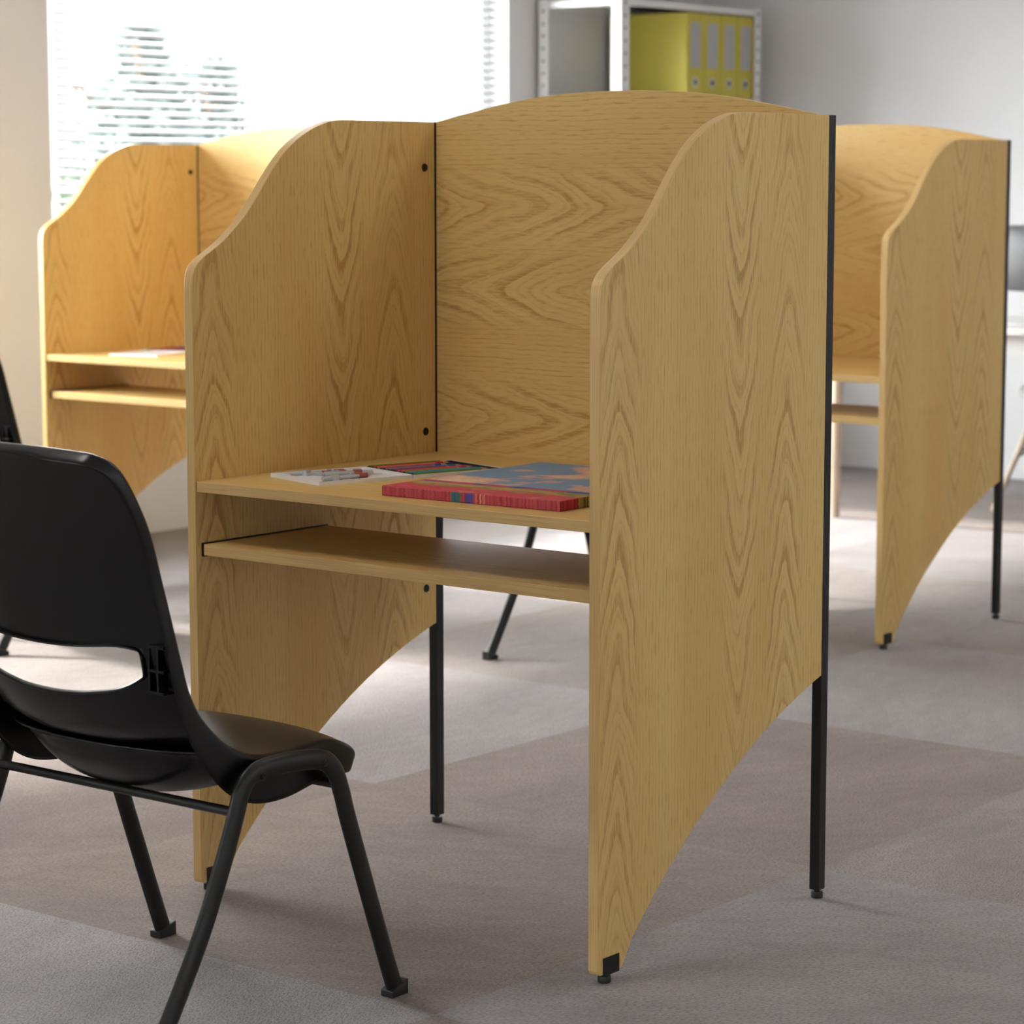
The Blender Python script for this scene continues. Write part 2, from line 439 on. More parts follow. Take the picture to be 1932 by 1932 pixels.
def make_carrel(label):
    root = thing('study_carrel', label, 'study carrel', (0, 0, 0), 0, 'oak study carrels')
    for s in (0, 1):
        x0 = 0 if s == 0 else W-TP
        bm = bmesh.new(); prism(bm, OUT, 'x', x0, x0+TP, 1, 0)
        sp = link('side_panel', bm, [M['oak_side'], M['edge_panel']], root, bevel=.0009, seg=2)
        xi = x0+TP if s == 0 else x0; sg = 1 if s == 0 else -1
        for (y, z) in ((.6147, 1.2716), (.6143, .7721), (.6143, .469)):
            bm = bmesh.new(); cyl(bm, (xi, y, z), (xi+sg*.0016, y, z), .0079, .0072, 24)
            a = Matrix.Translation((xi+sg*.0016, y, z))
            box(bm, -.0004, .0004, -.004, .004, -.0008, .0008, 1, a); box(bm, -.0004, .0004, -.0008, .0008, -.004, .004, 1, a)
            link('screw_cap', bm, [M['black_metal'], M['dark']], sp)
        # floor bracket plates on both faces and a levelling foot
        for xf, dr in ((x0, -1), (x0+TP, 1)):
            bm = bmesh.new(); box(bm, min(xf, xf+dr*.0018), max(xf, xf+dr*.0018), .0135, .0555, .0142, .0437)
            link('foot_bracket', bm, M['black_metal'], sp, bevel=.0016)
        bm = bmesh.new(); leveler(bm, x0+TP/2, .030, ZB+.004); link('levelling_foot', bm, M['rubber'], sp, smooth=True)
    # back panel with arched top between the posts
    bx0, bx1 = TP+.0004, W-TP-.0004
    arch = [(bx0, 1.3566), (.072, 1.367), (.1266, 1.3775), (.1805, 1.3872), (.2336, 1.3946), (.286, 1.4001), (.3377, 1.4038), (.3887, 1.4059), (.4457, 1.4066), (.5027, 1.4059), (.5537, 1.4038), (.6054, 1.4001), (.6578, 1.3946), (.7109, 1.3872), (.7648, 1.3775), (.8194, 1.367), (bx1, 1.3566)]
    pts = [(p.x, p.y) for p in catmull(arch, 3)]+[(bx1, .712), (bx0, .712)]
    bm = bmesh.new(); prism(bm, pts, 'y', DP+.0042, DP+.0042+.016, 1, 0)
    link('back_panel', bm, [M['oak_back'], M['edge_top']], root, bevel=.0008)
    # worktop and lower shelf
    bm = bmesh.new(); box(bm, TP+.0002, W-TP-.0002, .0042, DP+.0040, .731-.0183, .731)
    for f in bm.faces: f.material_index = 1 if abs(f.normal.z) < .5 else 0
    link('worktop', bm, [M['oak_top'], M['edge_top']], root, bevel=.0009)
    bm = bmesh.new(); box(bm, TP+.0024, W-TP-.0024, .0165, .3330, .6205-.0198, .6205)
    for f in bm.faces: f.material_index = 1 if abs(f.normal.z) < .5 else 0
    sh = link('lower_shelf', bm, [M['oak_top'], M['edge_top']], root, bevel=.0009)
    for s in (0, 1):
        bm = bmesh.new()
        xa = TP if s == 0 else W-TP; d = 1 if s == 0 else -1
        for u0, u1, z0, z1 in ((0, .0022, .5990, .6228), (0, .0060, .5990, .6005), (0, .0036, .6208, .6228)):
            box(bm, min(xa+d*u0, xa+d*u1), max(xa+d*u0, xa+d*u1), .0140, .3338, z0, z1)
        link('shelf_runner', bm, M['black_plastic'], sh)
    # rear posts
    for s in (0, 1):
        x0 = 0 if s == 0 else W-TP
        bm = bmesh.new(); box(bm, x0, x0+TP, DP+.0003, DP+TB, .0155, H+.0002)
        lg = link('rear_post', bm, M['black_metal'], root, bevel=.0012)
        bm = bmesh.new(); leveler(bm, x0+TP/2, DP+TB/2, .019); link('levelling_foot', bm, M['rubber'], lg, smooth=True)
    return root
carrel = make_carrel('large oak carrel in front, painted canvas and open pencil tin on its worktop')
cl = copy_tree(carrel); cl.location = (-2.727, 2.058, 0); cl['label'] = 'oak study carrel by the window at left, partly hidden behind the front carrel'
cr = copy_tree(carrel); cr.location = (-1.166, 2.820, 0); cr['label'] = 'oak study carrel at right behind the front one, near the white desk'

# ------------------------------------------------------------------ chair
CX, CY = .41, -.475
ST = [  # centre (y,z), edge (y,z), half width, side flange depth
    ((-.230, .384), (-.256, .370), .198, .022), ((-.244, .404), (-.270, .394), .210, .036), ((-.312, .416), (-.335, .418), .219, .058),
    ((-.420, .417), (-.430, .416), .2225, .072), ((-.500, .412), (-.500, .424), .224, .076), ((-.570, .425), (-.553, .450), .224, .066),
    ((-.630, .452), (-.597, .492), .2235, .046), ((-.664, .500), (-.621, .533), .223, .034), ((-.680, .560), (-.634, .575), .2225, .030),
    ((-.690, .630), (-.648, .625), .222, .028), ((-.702, .700), (-.668, .700), .220, .027), ((-.722, .770), (-.692, .768), .2240, .026),
    ((-.750, .832), (-.726, .830), .2265, .027), ((-.771, .868), (-.752, .866), .2225, .028), ((-.785, .886), (-.772, .880), .204, .030)]
def shell_tables(n):
    c = catmull([(p[0][0], p[0][1], p[2]) for p in ST], n); e = catmull([(p[1][0], p[1][1], p[3]) for p in ST], n)
    return c, e
def make_chair(label):
    root = thing('stacking_chair', label, 'chair', (CX, CY, 0), 0, 'black stacking chairs')
    N = 5; c, e = shell_tables(N); R = len(c); K = 32
    nrm = []
    for i in range(R):
        a, b = c[max(i-1, 0)], c[min(i+1, R-1)]
        t = Vector((0, b.x-a.x, b.y-a.y)).normalized(); nrm.append(Vector((1, 0, 0)).cross(t)*-1)
    for i in range(R):
        if nrm[i].z < -.2: nrm[i] = -nrm[i]
    bm = bmesh.new(); g = []
    for i in range(R):
        row = []
        for k in range(K+1):
            u = -1+2*k/K; f = abs(u)**2.4
            row.append(bm.verts.new((u*c[i].z, (1-f)*c[i].x+f*e[i].x-CY, (1-f)*c[i].y+f*e[i].y)))
        g.append(row)
    # opening in the lower back: a row of faces bounded by two curved lines
    i0, i1 = int(7.30*N), int(8.60*N); zb = lambda x: .5185+.030*(abs(x)/.19)**2.2; zt = lambda x: .593+.016*(abs(x)/.19)**2
    hole = []
    for i in range(R-1):
        for k in range(K):
            f = bm.faces.new((g[i][k], g[i][k+1], g[i+1][k+1], g[i+1][k]))
            x = (g[i][k].co.x+g[i][k+1].co.x)/2; z = sum(v.co.z for v in f.verts)/4
            if abs(x) < .178 and 6.6*N < i and zb(x) < z < zt(x): hole.append(f)
    bmesh.ops.delete(bm, geom=hole, context='FACES_ONLY')
    bmesh.ops.delete(bm, geom=[q for q in bm.edges if not q.link_faces], context='EDGES')
    bmesh.ops.delete(bm, geom=[v for v in bm.verts if not v.link_faces], context='VERTS')
    bm.verts.ensure_lookup_table()
    be = [q for q in bm.edges if q.is_boundary]
    loops = []; todo = set(be)
    while todo:
        q = todo.pop(); lp = [q.verts[0], q.verts[1]]
        while True:
            nx = [w for w in lp[-1].link_edges if w in todo]
            if not nx: break
            todo.discard(nx[0]); lp.append(nx[0].other_vert(lp[-1]))
        loops.append(lp[:-1] if lp[0] is lp[-1] else lp)
    loops.sort(key=len); outer = loops[-1]
    def near(v):   # profile index of a vertex
        return min(range(R), key=lambda i: (c[i].x*.6+e[i].x*.4-CY-v.y)**2+(c[i].y*.6+e[i].y*.4-v.z)**2)
    for lp in loops[:-1]:
        # snap the jagged rim to the two smooth curves
        for v in lp:
            x, z = v.co.x, v.co.z; q = abs(x)/.182
            mid = (zb(x)+zt(x))/2; up = z > mid
            if abs(x) > .165: x = math.copysign(.180, x)
            lim = 1 if abs(x) < .15 else .45
            v.co.z = mid+((zt(x)-mid) if up else (zb(x)-mid))*(1 if abs(x) < .172 else .62)
            v.co.x = x
            i = min(range(R), key=lambda i: abs(c[i].y-v.co.z)+(10 if c[i].x > -.62 else 0)); f = abs(x/c[i].z)**2.4
            v.co.y = (1-f)*c[i].x+f*e[i].x-CY
    # re-project and smooth rim order
    for lp in loops[:-1]:
        for _ in range(2):
            cs = [(lp[i-1].co+lp[i].co*2+lp[(i+1) % len(lp)].co)/4 for i in range(len(lp))]
            for v, q in zip(lp, cs): v.co = q
    def flange(lp, depth, rr, steps, flip):
        n = len(lp); prev = lp; base = [v.co.copy() for v in lp]; info = []
        for j in range(n):
            t = (base[(j+1) % n]-base[j-1]).normalized(); i = near(base[j]); nn = nrm[i]
            o = t.cross(nn).normalized(); info.append((o, nn, depth(base[j], i)))
        s = 1 if sum((info[j][0]).dot(base[j]-sum(base, Vector())/n) for j in range(n)) > 0 else -1
        if flip: s = -s
        offs = [(rr*math.sin(a), rr*(1-math.cos(a))) for a in [PI/2*(q+1)/steps for q in range(steps)]]+[(rr, None)]
        for (oo, dd) in offs:
            cur = []
            for j in range(n):
                o, nn, dep = info[j]; cur.append(bm.verts.new(base[j]+o*s*oo-nn*(dep if dd is None else dd)))
            for j in range(n): bm.faces.new((prev[j], prev[(j+1) % n], cur[(j+1) % n], cur[j]))
            prev = cur
    flange(outer, lambda p, i: (e[i].z if abs(p.x) > .6*c[i].z else .024+.010*(i < 3)), .010, 4, False)
    for lp in loops[:-1]: flange(lp, lambda p, i: .012, .004, 3, True)
    o = link('seat_shell', bm, M['shell'], root, smooth=True, angle=60)
    md = o.modifiers.new('thick', 'SOLIDIFY'); md.thickness = .0042; md.offset = -1
    sub = o.modifiers.new('sub', 'SUBSURF'); sub.levels = 1; sub.render_levels = 1
    # rib cells beside the opening
    for sx in (-1, 1):
        bm = bmesh.new()
        for z in (.535, .566, .600): box(bm, min(sx*.186, sx*.218), max(sx*.186, sx*.218), -.188, -.168, z-.0018, z+.0018)
        for x in (.188, .205): box(bm, sx*x-.0016, sx*x+.0016, -.187, -.168, .535, .600)
        link('rib_cell', bm, M['shell'], o)
    # bowl under the rear of the seat
    bm = bmesh.new(); rows = []
    prof = catmull([(-.618, .436), (-.606, .405), (-.575, .372), (-.530, .350), (-.470, .343), (-.400, .350), (-.340, .372)], 4)
    for q in prof:
        row = []
        for k in range(25):
            u = -1+k/12; row.append(bm.verts.new((u*.212, q.x-CY+.05*abs(u)**3*(1 if q.x < -.5 else .2), min(q.y+.062*abs(u)**2.4, .436, .398+.32*max(0, -.5-q.x)))))
        rows.append(row)
    for a, b in zip(rows, rows[1:]):
        for k in range(24): bm.faces.new((a[k], a[k+1], b[k+1], b[k]))
    ub = link('under_shell', bm, M['shell'], root, smooth=True)
    md = ub.modifiers.new('thick', 'SOLIDIFY'); md.thickness = .004
    # side frames
    for sx in (-1, 1):
        X = lambda z: sx*(.2535+.0025*max(0, 1-z/.30))
        path = [(-.744, .010), (-.645, .168), (-.596, .264), (-.563, .340), (-.546, .383), (-.520, .4025), (-.474, .4065), (-.415, .4035), (-.376, .396), (-.352, .377), (-.336, .340), (-.323, .298), (-.270, .145), (-.222, .010)]
        pts = catmull([(X(z), y-CY, z) for y, z in path], 6)
        bm = bmesh.new(); sweep(bm, pts, .0095, .0155, Vector((1, 0, 0)), 18)
        fr = link('side_frame', bm, M['black_metal'], root, smooth=True, angle=60)
        for y, z in ((-.512, .397), (-.382, .394)):
            bm = bmesh.new(); cyl(bm, (X(.39)+sx*.006, y-CY, z), (X(.39)+sx*.0108, y-CY, z), .0065, .005, 14)
            box(bm, -.0006, .0006, -.004, .004, -.0008, .0008, 0, Matrix.Translation((X(.39)+sx*.0110, y-CY, z)) @ Matrix.Rotation(.6, 4, 'X'))
            link('screw', bm, M['black_plastic'], fr)
        for y, dy in ((-.744, .60), (-.222, -.30)):
            bm = bmesh.new(); x = X(0)
            hw, hl = .0130, .0185
            zr, zf = (.024, .011) if dy > 0 else (.011, .024)     # cap is cut at the slant of the leg
            a = [bm.verts.new(q) for q in ((x-hw, y-CY-hl, 0), (x+hw, y-CY-hl, 0), (x+hw, y-CY+hl, 0), (x-hw, y-CY+hl, 0))]
            b = [bm.verts.new(q) for q in ((x-hw, y-CY-hl, zr), (x+hw, y-CY-hl, zr), (x+hw, y-CY+hl, zf), (x-hw, y-CY+hl, zf))]
            bm.faces.new(a); bm.faces.new(b)
            for k in range(4): bm.faces.new((a[k], a[(k+1) % 4], b[(k+1) % 4], b[k]))
            link('foot_cap', bm, M['rubber'], fr, bevel=.002)
    for y, z in ((-.566, .354), (-.345, .354)):
        bm = bmesh.new(); cyl(bm, (-.252, y-CY, z), (.252, y-CY, z), .0072, n=16)
        link('crossbar', bm, M['black_metal'], root, smooth=True)
    return root
chair = make_chair('black plastic shell chair in the left foreground, back turned to the camera')
ch2 = copy_tree(chair); ch2.location = (CX-2.727, CY+2.058, 0); ch2['label'] = 'black plastic shell chair at the left edge, in front of the window-side carrel'
ch3 = copy_tree(chair); ch3.location = (CX-1.166, CY+2.820, 0); ch3['label'] = 'black chair hidden behind the front carrel, only its legs showing below the shelf'

# ------------------------------------------------------------------ things on the worktops
ZD = .731
def canvas_mats():
    g = G('landscape_painting'); x, y, z = g.coords()
    n = g.noise(g.vec(x*6.5, y*8.5, .35), 1., 3., .5); n2 = g.noise(g.vec(x*90., y*200., 1.), 1., 2.)
    n3 = g.noise(g.vec(x*22., y*42., 3.), 1., 3.)
    yy = y+(n3-.5)*.07
    sky = g.mix(g.ss(n, .50, .56), lin(118, 150, 180), lin(214, 166, 150))
    sky = g.mix(g.ss(n, .56, .66), sky, lin(228, 196, 160))
    field = g.mix(g.ss(n3, .42, .58), lin(186, 150, 80), lin(120, 128, 66))
    field = g.mix(g.ss(n3, .60, .66), field, lin(214, 98, 90))
    red = g.mix(g.ss(n3, .56, .66), lin(196, 62, 76), lin(216, 116, 100))
    red = g.mix(g.ss(n3, .34, .30), red, lin(170, 150, 74))
    line = g.mix(g.ss(n3, .47, .53), lin(52, 78, 150), lin(196, 58, 92))
    col = g.mix(g.ss(yy, .052, .062), red, field)
    col = g.mix(g.ss(y+(n-.5)*.02, .095, .098), col, line)
    col = g.mix(g.ss(y+(n-.5)*.02, .116, .119), col, sky)
    col = g.mix(g.ss(n2, .55, .7)*.35, col, lin(120, 96, 92))
    g.base(col); g.rough(.65); g.bump(n2, .0006, .6)
    def edge(name, ax):
        e = G(name); c = e.coords(); a = c[ax]
        s = e.noise(e.vec(a*150.+e.noise(e.vec(c[2]*260., a*30., 0.), 1., 1.)*.9, 0., 5.), 1., 2.)
        s2 = e.noise(e.vec(a*26., 4., 2.), 1., 1.); s3 = e.noise(e.vec(a*70., 9., 2.), 1., 1.)
        cc = e.mix(e.ss(s, .35, .65), lin(158, 38, 48), lin(192, 80, 84))
        if ax == 0:
            w = e.ss((a-.155).abs(), .008, .012, 1., 0.); w2 = e.ss((a-.182).abs(), .006, .011, 1., 0.)
            cc = e.mix(w, cc, e.mix(e.ss(s, .4, .55), lin(44, 74, 140), lin(60, 110, 90)))
            cc = e.mix(w2, cc, e.mix(e.ss(s, .4, .55), lin(130, 50, 70), lin(70, 72, 150)))
            cc = e.mix(e.ss((a-.205).abs(), .008, .012, 1., 0.)*e.ss(s, .45, .55), cc, lin(230, 150, 120))
        else:
            k = e.ss(a, .045, .055)
            cc = e.mix(k, e.mix(e.ss(s, .4, .6), lin(150, 30, 50), lin(196, 56, 80)), e.mix(e.ss(s, .42, .58), lin(60, 52, 20), lin(170, 150, 84)))
            cc = e.mix(e.ss(a, .108, .112), cc, e.mix(e.ss(s, .4, .6), lin(104, 140, 176), lin(214, 160, 140)))
        e.base(cc); e.rough(.65)
        return e.m
    return [g.m, edge('painted_canvas_front_edge', 0), edge('painted_canvas_side_edge', 1)]
CM = canvas_mats()
bm = bmesh.new(); box(bm, 0, .3625, 0, .445, 0, .0172)
for f in bm.faces: f.material_index = 0 if abs(f.normal.z) > .5 else (1 if abs(f.normal.y) > .5 else 2)
cv = link('painted_canvas', bm, CM, bevel=.0018)
cv.location = (.4047, .0510, ZD); cv.rotation_euler = (0, 0, math.radians(2))
tag(cv, 'thick canvas painted with pink clouds over a red field, lying on a worktop', 'painting')

CASE_W, CASE_L, CASE_H = .166, .190, .0062
def tray(name, y0, outer, inner, root):
    bm = bmesh.new(); w, l, h, r = CASE_W, CASE_L, CASE_H, .0022
    box(bm, 0, w, y0, y0+l, 0, .0012, 0); box(bm, r, w-r, y0+r, y0+l-r, .0012, .0016, 1)
    for a in ((0, r, y0, y0+l), (w-r, w, y0, y0+l), (r, w-r, y0, y0+r), (r, w-r, y0+l-r, y0+l)): box(bm, a[0], a[1], a[2], a[3], .0012, h, 0)
    for a in ((r, r+.0005, y0+r, y0+l-r), (w-r-.0005, w-r, y0+r, y0+l-r), (r, w-r, y0+r, y0+r+.0005), (r, w-r, y0+l-r-.0005, y0+l-r)): box(bm, a[0], a[1], a[2], a[3], .0016, h-.0004, 1)
    return link(name, bm, [outer, inner], root)
def make_case(label):
    root = thing('pencil_tin', label, 'pencil tin', (.0690, .1362, ZD), math.radians(-16.5), 'open pencil tins')
    tray('lid', 0, M['tin_white'], M['tin_white'], root); tray('tray', CASE_L+.0016, M['tin_white'], M['tin_dark'], root)
    for x in (.03, CASE_W-.03):
        bm = bmesh.new(); cyl(bm, (x-.012, CASE_L+.0008, .0022), (x+.012, CASE_L+.0008, .0022), .0017, n=10); link('hinge', bm, M['steel'], root)
    return root
case = make_case('open white pencil tin with drafting tools in its lid, on the front carrel')
PC = [('dark green', (30, 96, 40)), ('crimson red', (190, 30, 52)), ('amber orange', (206, 120, 40)), ('violet', (72, 58, 140)), ('brick orange', (190, 84, 50)),
      ('bright blue', (26, 92, 160)), ('maroon', (120, 30, 50)), ('magenta', (196, 44, 92)), ('golden brown', (160, 100, 50)), ('leaf green', (84, 148, 40)), ('sky blue', (40, 120, 190)), ('lime green', (70, 130, 36))]
def make_pencil(i, M4, length, tipwhere):
    nm, rgb = PC[i]
    root = thing('colored_pencil', '%s pencil %s in the front carrel pencil tin' % (nm, tipwhere), 'pencil', M4.to_translation(), M4.to_euler().z, 'colored pencils in the tin')
    r = .0034; m = plain('pencil_'+nm.replace(' ', '_'), lin(*rgb), .35)
    bm = bmesh.new(); cyl(bm, (0, 0, r), (0, length, r), r, n=6); link('barrel', bm, m, root)
    bm = bmesh.new(); cyl(bm, (0, length, r), (0, length+.014, r), r*.97, .0011, 12); link('sharpened_tip', bm, M['woodtip'], root)
    bm = bmesh.new(); cyl(bm, (0, length+.014, r), (0, length+.019, r), .0011, .0003, 8); link('lead', bm, m, root)
    bm = bmesh.new(); cyl(bm, (0, -.0015, r), (0, 0, r), r*.9, n=6); link('end_cap', bm, M['dark'], root)
    return root
CMAT = Matrix.Translation(case.location) @ Matrix.Rotation(math.radians(-16.5), 4, 'Z')
places = ['at the far left', 'second from the left', 'third from the left', 'fourth from the left', 'fifth from the left', 'just left of the middle',
          'just right of the middle', 'sixth from the right', 'fifth from the right', 'third from the right', 'second from the right', 'at the far right']
places[7] = 'right of the maroon one'; places[8] = 'right of the magenta one'
LEN = [.150, .148, .120, .126, .100, .140, .112, .146, .118, .130, .150, .144]
pencils = []
for i in range(12):
    m4 = CMAT @ Matrix.Translation((.0108+i*.01312, CASE_L+.0075, .0017))
    pencils.append(make_pencil(i, m4, LEN[i], places[i]))
def make_compass(label, x, y, rot, ln=.10, kind=0):
    p = CMAT @ Vector((x, y, .0017))
    root = thing('drafting_compass', label, 'drafting compass', p, math.radians(-16.5)+rot, 'drafting tools in the tin lid')
    zt = .0045
    for s in (-1, 1):
        bm = bmesh.new(); cyl(bm, (s*.002, 0, zt), (s*.0085, ln*.72, zt), .0030, .0024, 10)
        lg = link('leg', bm, M['grey_metal'], root, smooth=True)
        bm = bmesh.new(); cyl(bm, (s*.0085, ln*.72, zt), (s*.011, ln, zt), .0013, .0006, 8); link('point', bm, M['steel'], lg)
        bm = bmesh.new(); cyl(bm, (s*.0066, ln*.48, zt), (s*.0078, ln*.66, zt), .0045, .0043, 12); link('grip', bm, M['grip_red'] if s == 1 or kind else M['grey_metal'], lg)
    bm = bmesh.new(); cyl(bm, (0, -.004, 0), (0, -.004, .0095), .0085, .0080, 18); link('hinge_head', bm, M['grey_metal'] if kind else M['grip_red'], root)
    bm = bmesh.new(); cyl(bm, (0, -.012, zt), (0, -.032, zt), .0042, .0036, 12); link('handle', bm, M['grey_metal'], root)
    bm = bmesh.new(); cyl(bm, (-.0075, ln*.38, zt), (.0075, ln*.38, zt), .0012, n=8); cyl(bm, (-.002, ln*.38, zt), (.002, ln*.38, zt), .006, n=16); link('adjusting_wheel', bm, M['grey_metal'], root)
    return root
make_compass('grey and red drafting compass farthest left in the pencil tin lid', .030, .060, math.radians(-20), .098, 1)
make_compass('drafting compass with red head in the middle of the pencil tin lid', .072, .130, math.radians(165), .088, 0)
make_compass('drafting compass nearest the front edge of the pencil tin lid', .122, .062, math.radians(10), .096, 1)
# the second tin, on the window-side carrel
c2 = copy_tree(case); c2.location = (-2.727+.205, 2.058+.085, ZD); c2.rotation_euler.z = math.radians(14)
c2['label'] = 'open white pencil tin on the worktop of the window-side carrel'
M2 = Matrix.Translation(c2.location) @ Matrix.Rotation(math.radians(14), 4, 'Z')
DM = M2 @ CMAT.inverted()
for i, p in enumerate(pencils):
    q = copy_tree(p); q.location = DM @ p.location; q.rotation_euler.z = p.rotation_euler.z+math.radians(30.5)
    q['label'] = p['label'].replace('front carrel pencil tin', 'window-side carrel pencil tin')
    q['group'] = 'colored pencils in the far tin'

# ------------------------------------------------------------------ white rack with yellow ring binders
RX0, RX1, RY0, RY1, RZ = -3.500, -3.073, 5.453, 6.472, 1.980
def make_rack():
    root = thing('storage_rack', 'white metal storage rack in the back corner holding yellow ring binders', 'rack', ((RX0+RX1)/2, (RY0+RY1)/2, 0))
    ox, oy = (RX0+RX1)/2, (RY0+RY1)/2; t = .003; fw = .052
    for (x, sx) in ((RX0, 1), (RX1, -1)):
        for (y, sy) in ((RY0, 1), (RY1, -1)):
            bm = bmesh.new()
            box(bm, *sorted((x-ox, x-ox+sx*fw)), *sorted((y-oy, y-oy+sy*t)), 0, RZ)
            box(bm, *sorted((x-ox, x-ox+sx*t)), *sorted((y-oy, y-oy+sy*fw)), 0, RZ)
            for k in range(38):
                z = .06+k*.0505
                box(bm, *sorted((x-ox+sx*.020, x-ox+sx*.032)), *sorted((y-oy-sy*.0004, y-oy+sy*t*.5)), z, z+.011, 1)
                box(bm, *sorted((x-ox-sx*.0004, x-ox+sx*t*.5)), *sorted((y-oy+sy*.020, y-oy+sy*.032)), z+.02, z+.031, 1)
            link('post', bm, [M['rack'], M['dark']], root)
    for z in (.15, .62, 1.09, 1.56, 1.945):
        bm = bmesh.new(); a, b, c, d = RX0-ox+.004, RX1-ox-.004, RY0-oy+.004, RY1-oy-.004
        box(bm, a, b, c, d, z+.028, z+.031)
        for q in ((a, b, c, c+.002), (a, b, d-.002, d), (a, a+.002, c, d), (b-.002, b, c, d)): box(bm, *q, z, z+.031)
        link('shelf', bm, M['rack'], root)
make_rack()
def make_binder(y, label):
    root = thing('ring_binder', label, 'binder', (-3.086, y, 1.592), 0, 'yellow ring binders on the rack')
    bw, bd, bh = .1240, .402, .347
    bm = bmesh.new()
    box(bm, -bd, 0, -bw/2, -bw/2+.004, 0, bh); box(bm, -bd, 0, bw/2-.004, bw/2, 0, bh); box(bm, -.004, .0, -bw/2+.004, bw/2-.004, 0, bh)
    link('cover', bm, M['yellow'], root, bevel=.0015)
    bm = bmesh.new(); box(bm, -bd+.02, -.03, -bw/2+.012, bw/2-.03, .01, bh-.02); link('paper_block', bm, M['tin_white'], root)
    bm = bmesh.new(); box(bm, 0, .0016, -.036, .036, .120, .307); link('spine_label', bm, M['label_grey'], root)
    bm = bmesh.new()
    n = 28; rings = []
    for (r, x) in ((.0130, .0005), (.0130, .0022), (.0215, .0022), (.0225, .0005)):
        rings.append([bm.verts.new((x, r*math.cos(2*PI*k/n), .060+r*math.sin(2*PI*k/n))) for k in range(n)])
    for a, b in zip(rings, rings[1:]):
        for k in range(n): bm.faces.new((a[k], a[(k+1) % n], b[(k+1) % n], b[k]))
    link('finger_ring', bm, M['steel'], root, smooth=True)
    bm = bmesh.new(); cyl(bm, (.0001, 0, .060), (.0010, 0, .060), .0132, n=24); link('finger_hole', bm, M['dark'], root)
    return root
BL = ['yellow ring binder at the left end of the row on the white rack', 'second yellow ring binder from the left on the white rack',
      'third yellow ring binder from the left on the white rack', 'yellow ring binder at the right end of the row, beside the rack post']
bd0 = make_binder(5.992, BL[0])
for k in range(1, 4):
    q = copy_tree(bd0); q.location.y = 5.992+k*.1262; q['label'] = BL[k]

# ------------------------------------------------------------------ white desk at the right edge with computer, and beech-legged chair behind it
def make_desk():
    root = thing('white_desk', 'white desk on pale wooden legs against the right edge, behind the right carrel', 'desk', (-1.10, 5.50, 0))
    bm = bmesh.new(); box(bm, -.80, .80, -.40, .32, .705, .73); link('desktop', bm, M['white_lam'], root, bevel=.003)
    bm = bmesh.new(); box(bm, -.70, .70, -.335, -.315, .632, .705); box(bm, -.70, .70, .235, .255, .632, .705); box(bm, -.72, -.70, -.335, .255, .632, .705); box(bm, .70, .72, -.335, .255, .632, .705)
    link('apron', bm, M['white_lam'], root)
    for x in (-.745, .745):
        for y in (-.365, .285):
            bm = bmesh.new(); cyl(bm, (x, y, 0), (x*.997, y*.99, .705), .017, .021, 18); link('leg', bm, M['lightwood'], root, smooth=True)
    return root
make_desk()
def make_monitor():
    root = thing('computer_monitor', 'silver-grey computer monitor standing on the white desk', 'monitor', (-1.02, 5.42, .73), math.radians(8))
    bm = bmesh.new(); rows = []
    for j in range(13):
        v = -1+j/6; row = []
        for k in range(21):
            u = -1+k/10; dome = (1-abs(u)**3)*(1-abs(v)**3)
            row.append(bm.verts.new((u*.29, -.028*dome, .235+v*.115)))
        rows.append(row)
    for a, b in zip(rows, rows[1:]):
        for k in range(20): bm.faces.new((a[k], a[k+1], b[k+1], b[k]))
    o = link('housing', bm, M['silver'], root, smooth=True); md = o.modifiers.new('t', 'SOLIDIFY'); md.thickness = .012; md.offset = -1
    bm = bmesh.new(); box(bm, -.282, .282, .0125, .0145, .126, .343); link('screen', bm, M['screen'], root)
    bm = bmesh.new(); box(bm, -.04, .04, -.06, -.045, .005, .22, 0, Matrix.Rotation(math.radians(-8), 4, 'X')); link('stand_neck', bm, M['silver'], root, bevel=.003)
    bm = bmesh.new(); box(bm, -.29, .29, -.10, .09, 0, .008); link('stand_base', bm, M['white_lam'], root, bevel=.003)
    return root
make_monitor()
def make_side_chair():
    root = thing('dowel_leg_chair', 'white shell chair with pale wooden dowel legs, mostly cut off by the right edge', 'chair', (-1.19, 5.93, 0), PI)
    for sx in (-1, 1):
        for sy in (-1, 1):
            bm = bmesh.new(); cyl(bm, (sx*.275, sy*.285, 0), (sx*.155, sy*.15, .41), .0085, .0145, 16); link('leg', bm, M['lightwood'], root, smooth=True)
    bm = bmesh.new()
    P = lambda sx, sy, t: (sx*(.275-.12*t), sy*(.285-.135*t), .41*t)
    for a, b in (((-1, -1), (1, -1)), ((1, -1), (1, 1)), ((1, 1), (-1, 1)), ((-1, 1), (-1, -1))): cyl(bm, P(*a, .5), P(*b, .95), .004, n=8); cyl(bm, P(*b, .5), P(*a, .95), .004, n=8)
    link('wire_struts', bm, M['black_metal'], root)
    bm = bmesh.new(); rows = []
    prof = catmull([(.22, .420), (.20, .436), (.08, .43), (-.06, .425), (-.15, .45), (-.19, .53), (-.205, .64), (-.225, .76), (-.235, .80)], 4)
    for i, q in enumerate(prof):
        row = []; t = i/(len(prof)-1); w = .20+.03*math.sin(t*PI)
        for k in range(17):
            u = -1+k/8; row.append(bm.verts.new((u*w, q.x+.07*abs(u)**2.5*min(1, max(0, (t-.35)*4)), q.y+.06*abs(u)**2.5*max(0, 1-abs(t-.35)*2.2))))
        rows.append(row)
    for a, b in zip(rows, rows[1:]):
        for k in range(16): bm.faces.new((a[k], a[k+1], b[k+1], b[k]))
    o = link('shell', bm, M['white_lam'], root, smooth=True); md = o.modifiers.new('t', 'SOLIDIFY'); md.thickness = .005
    return root
make_side_chair()

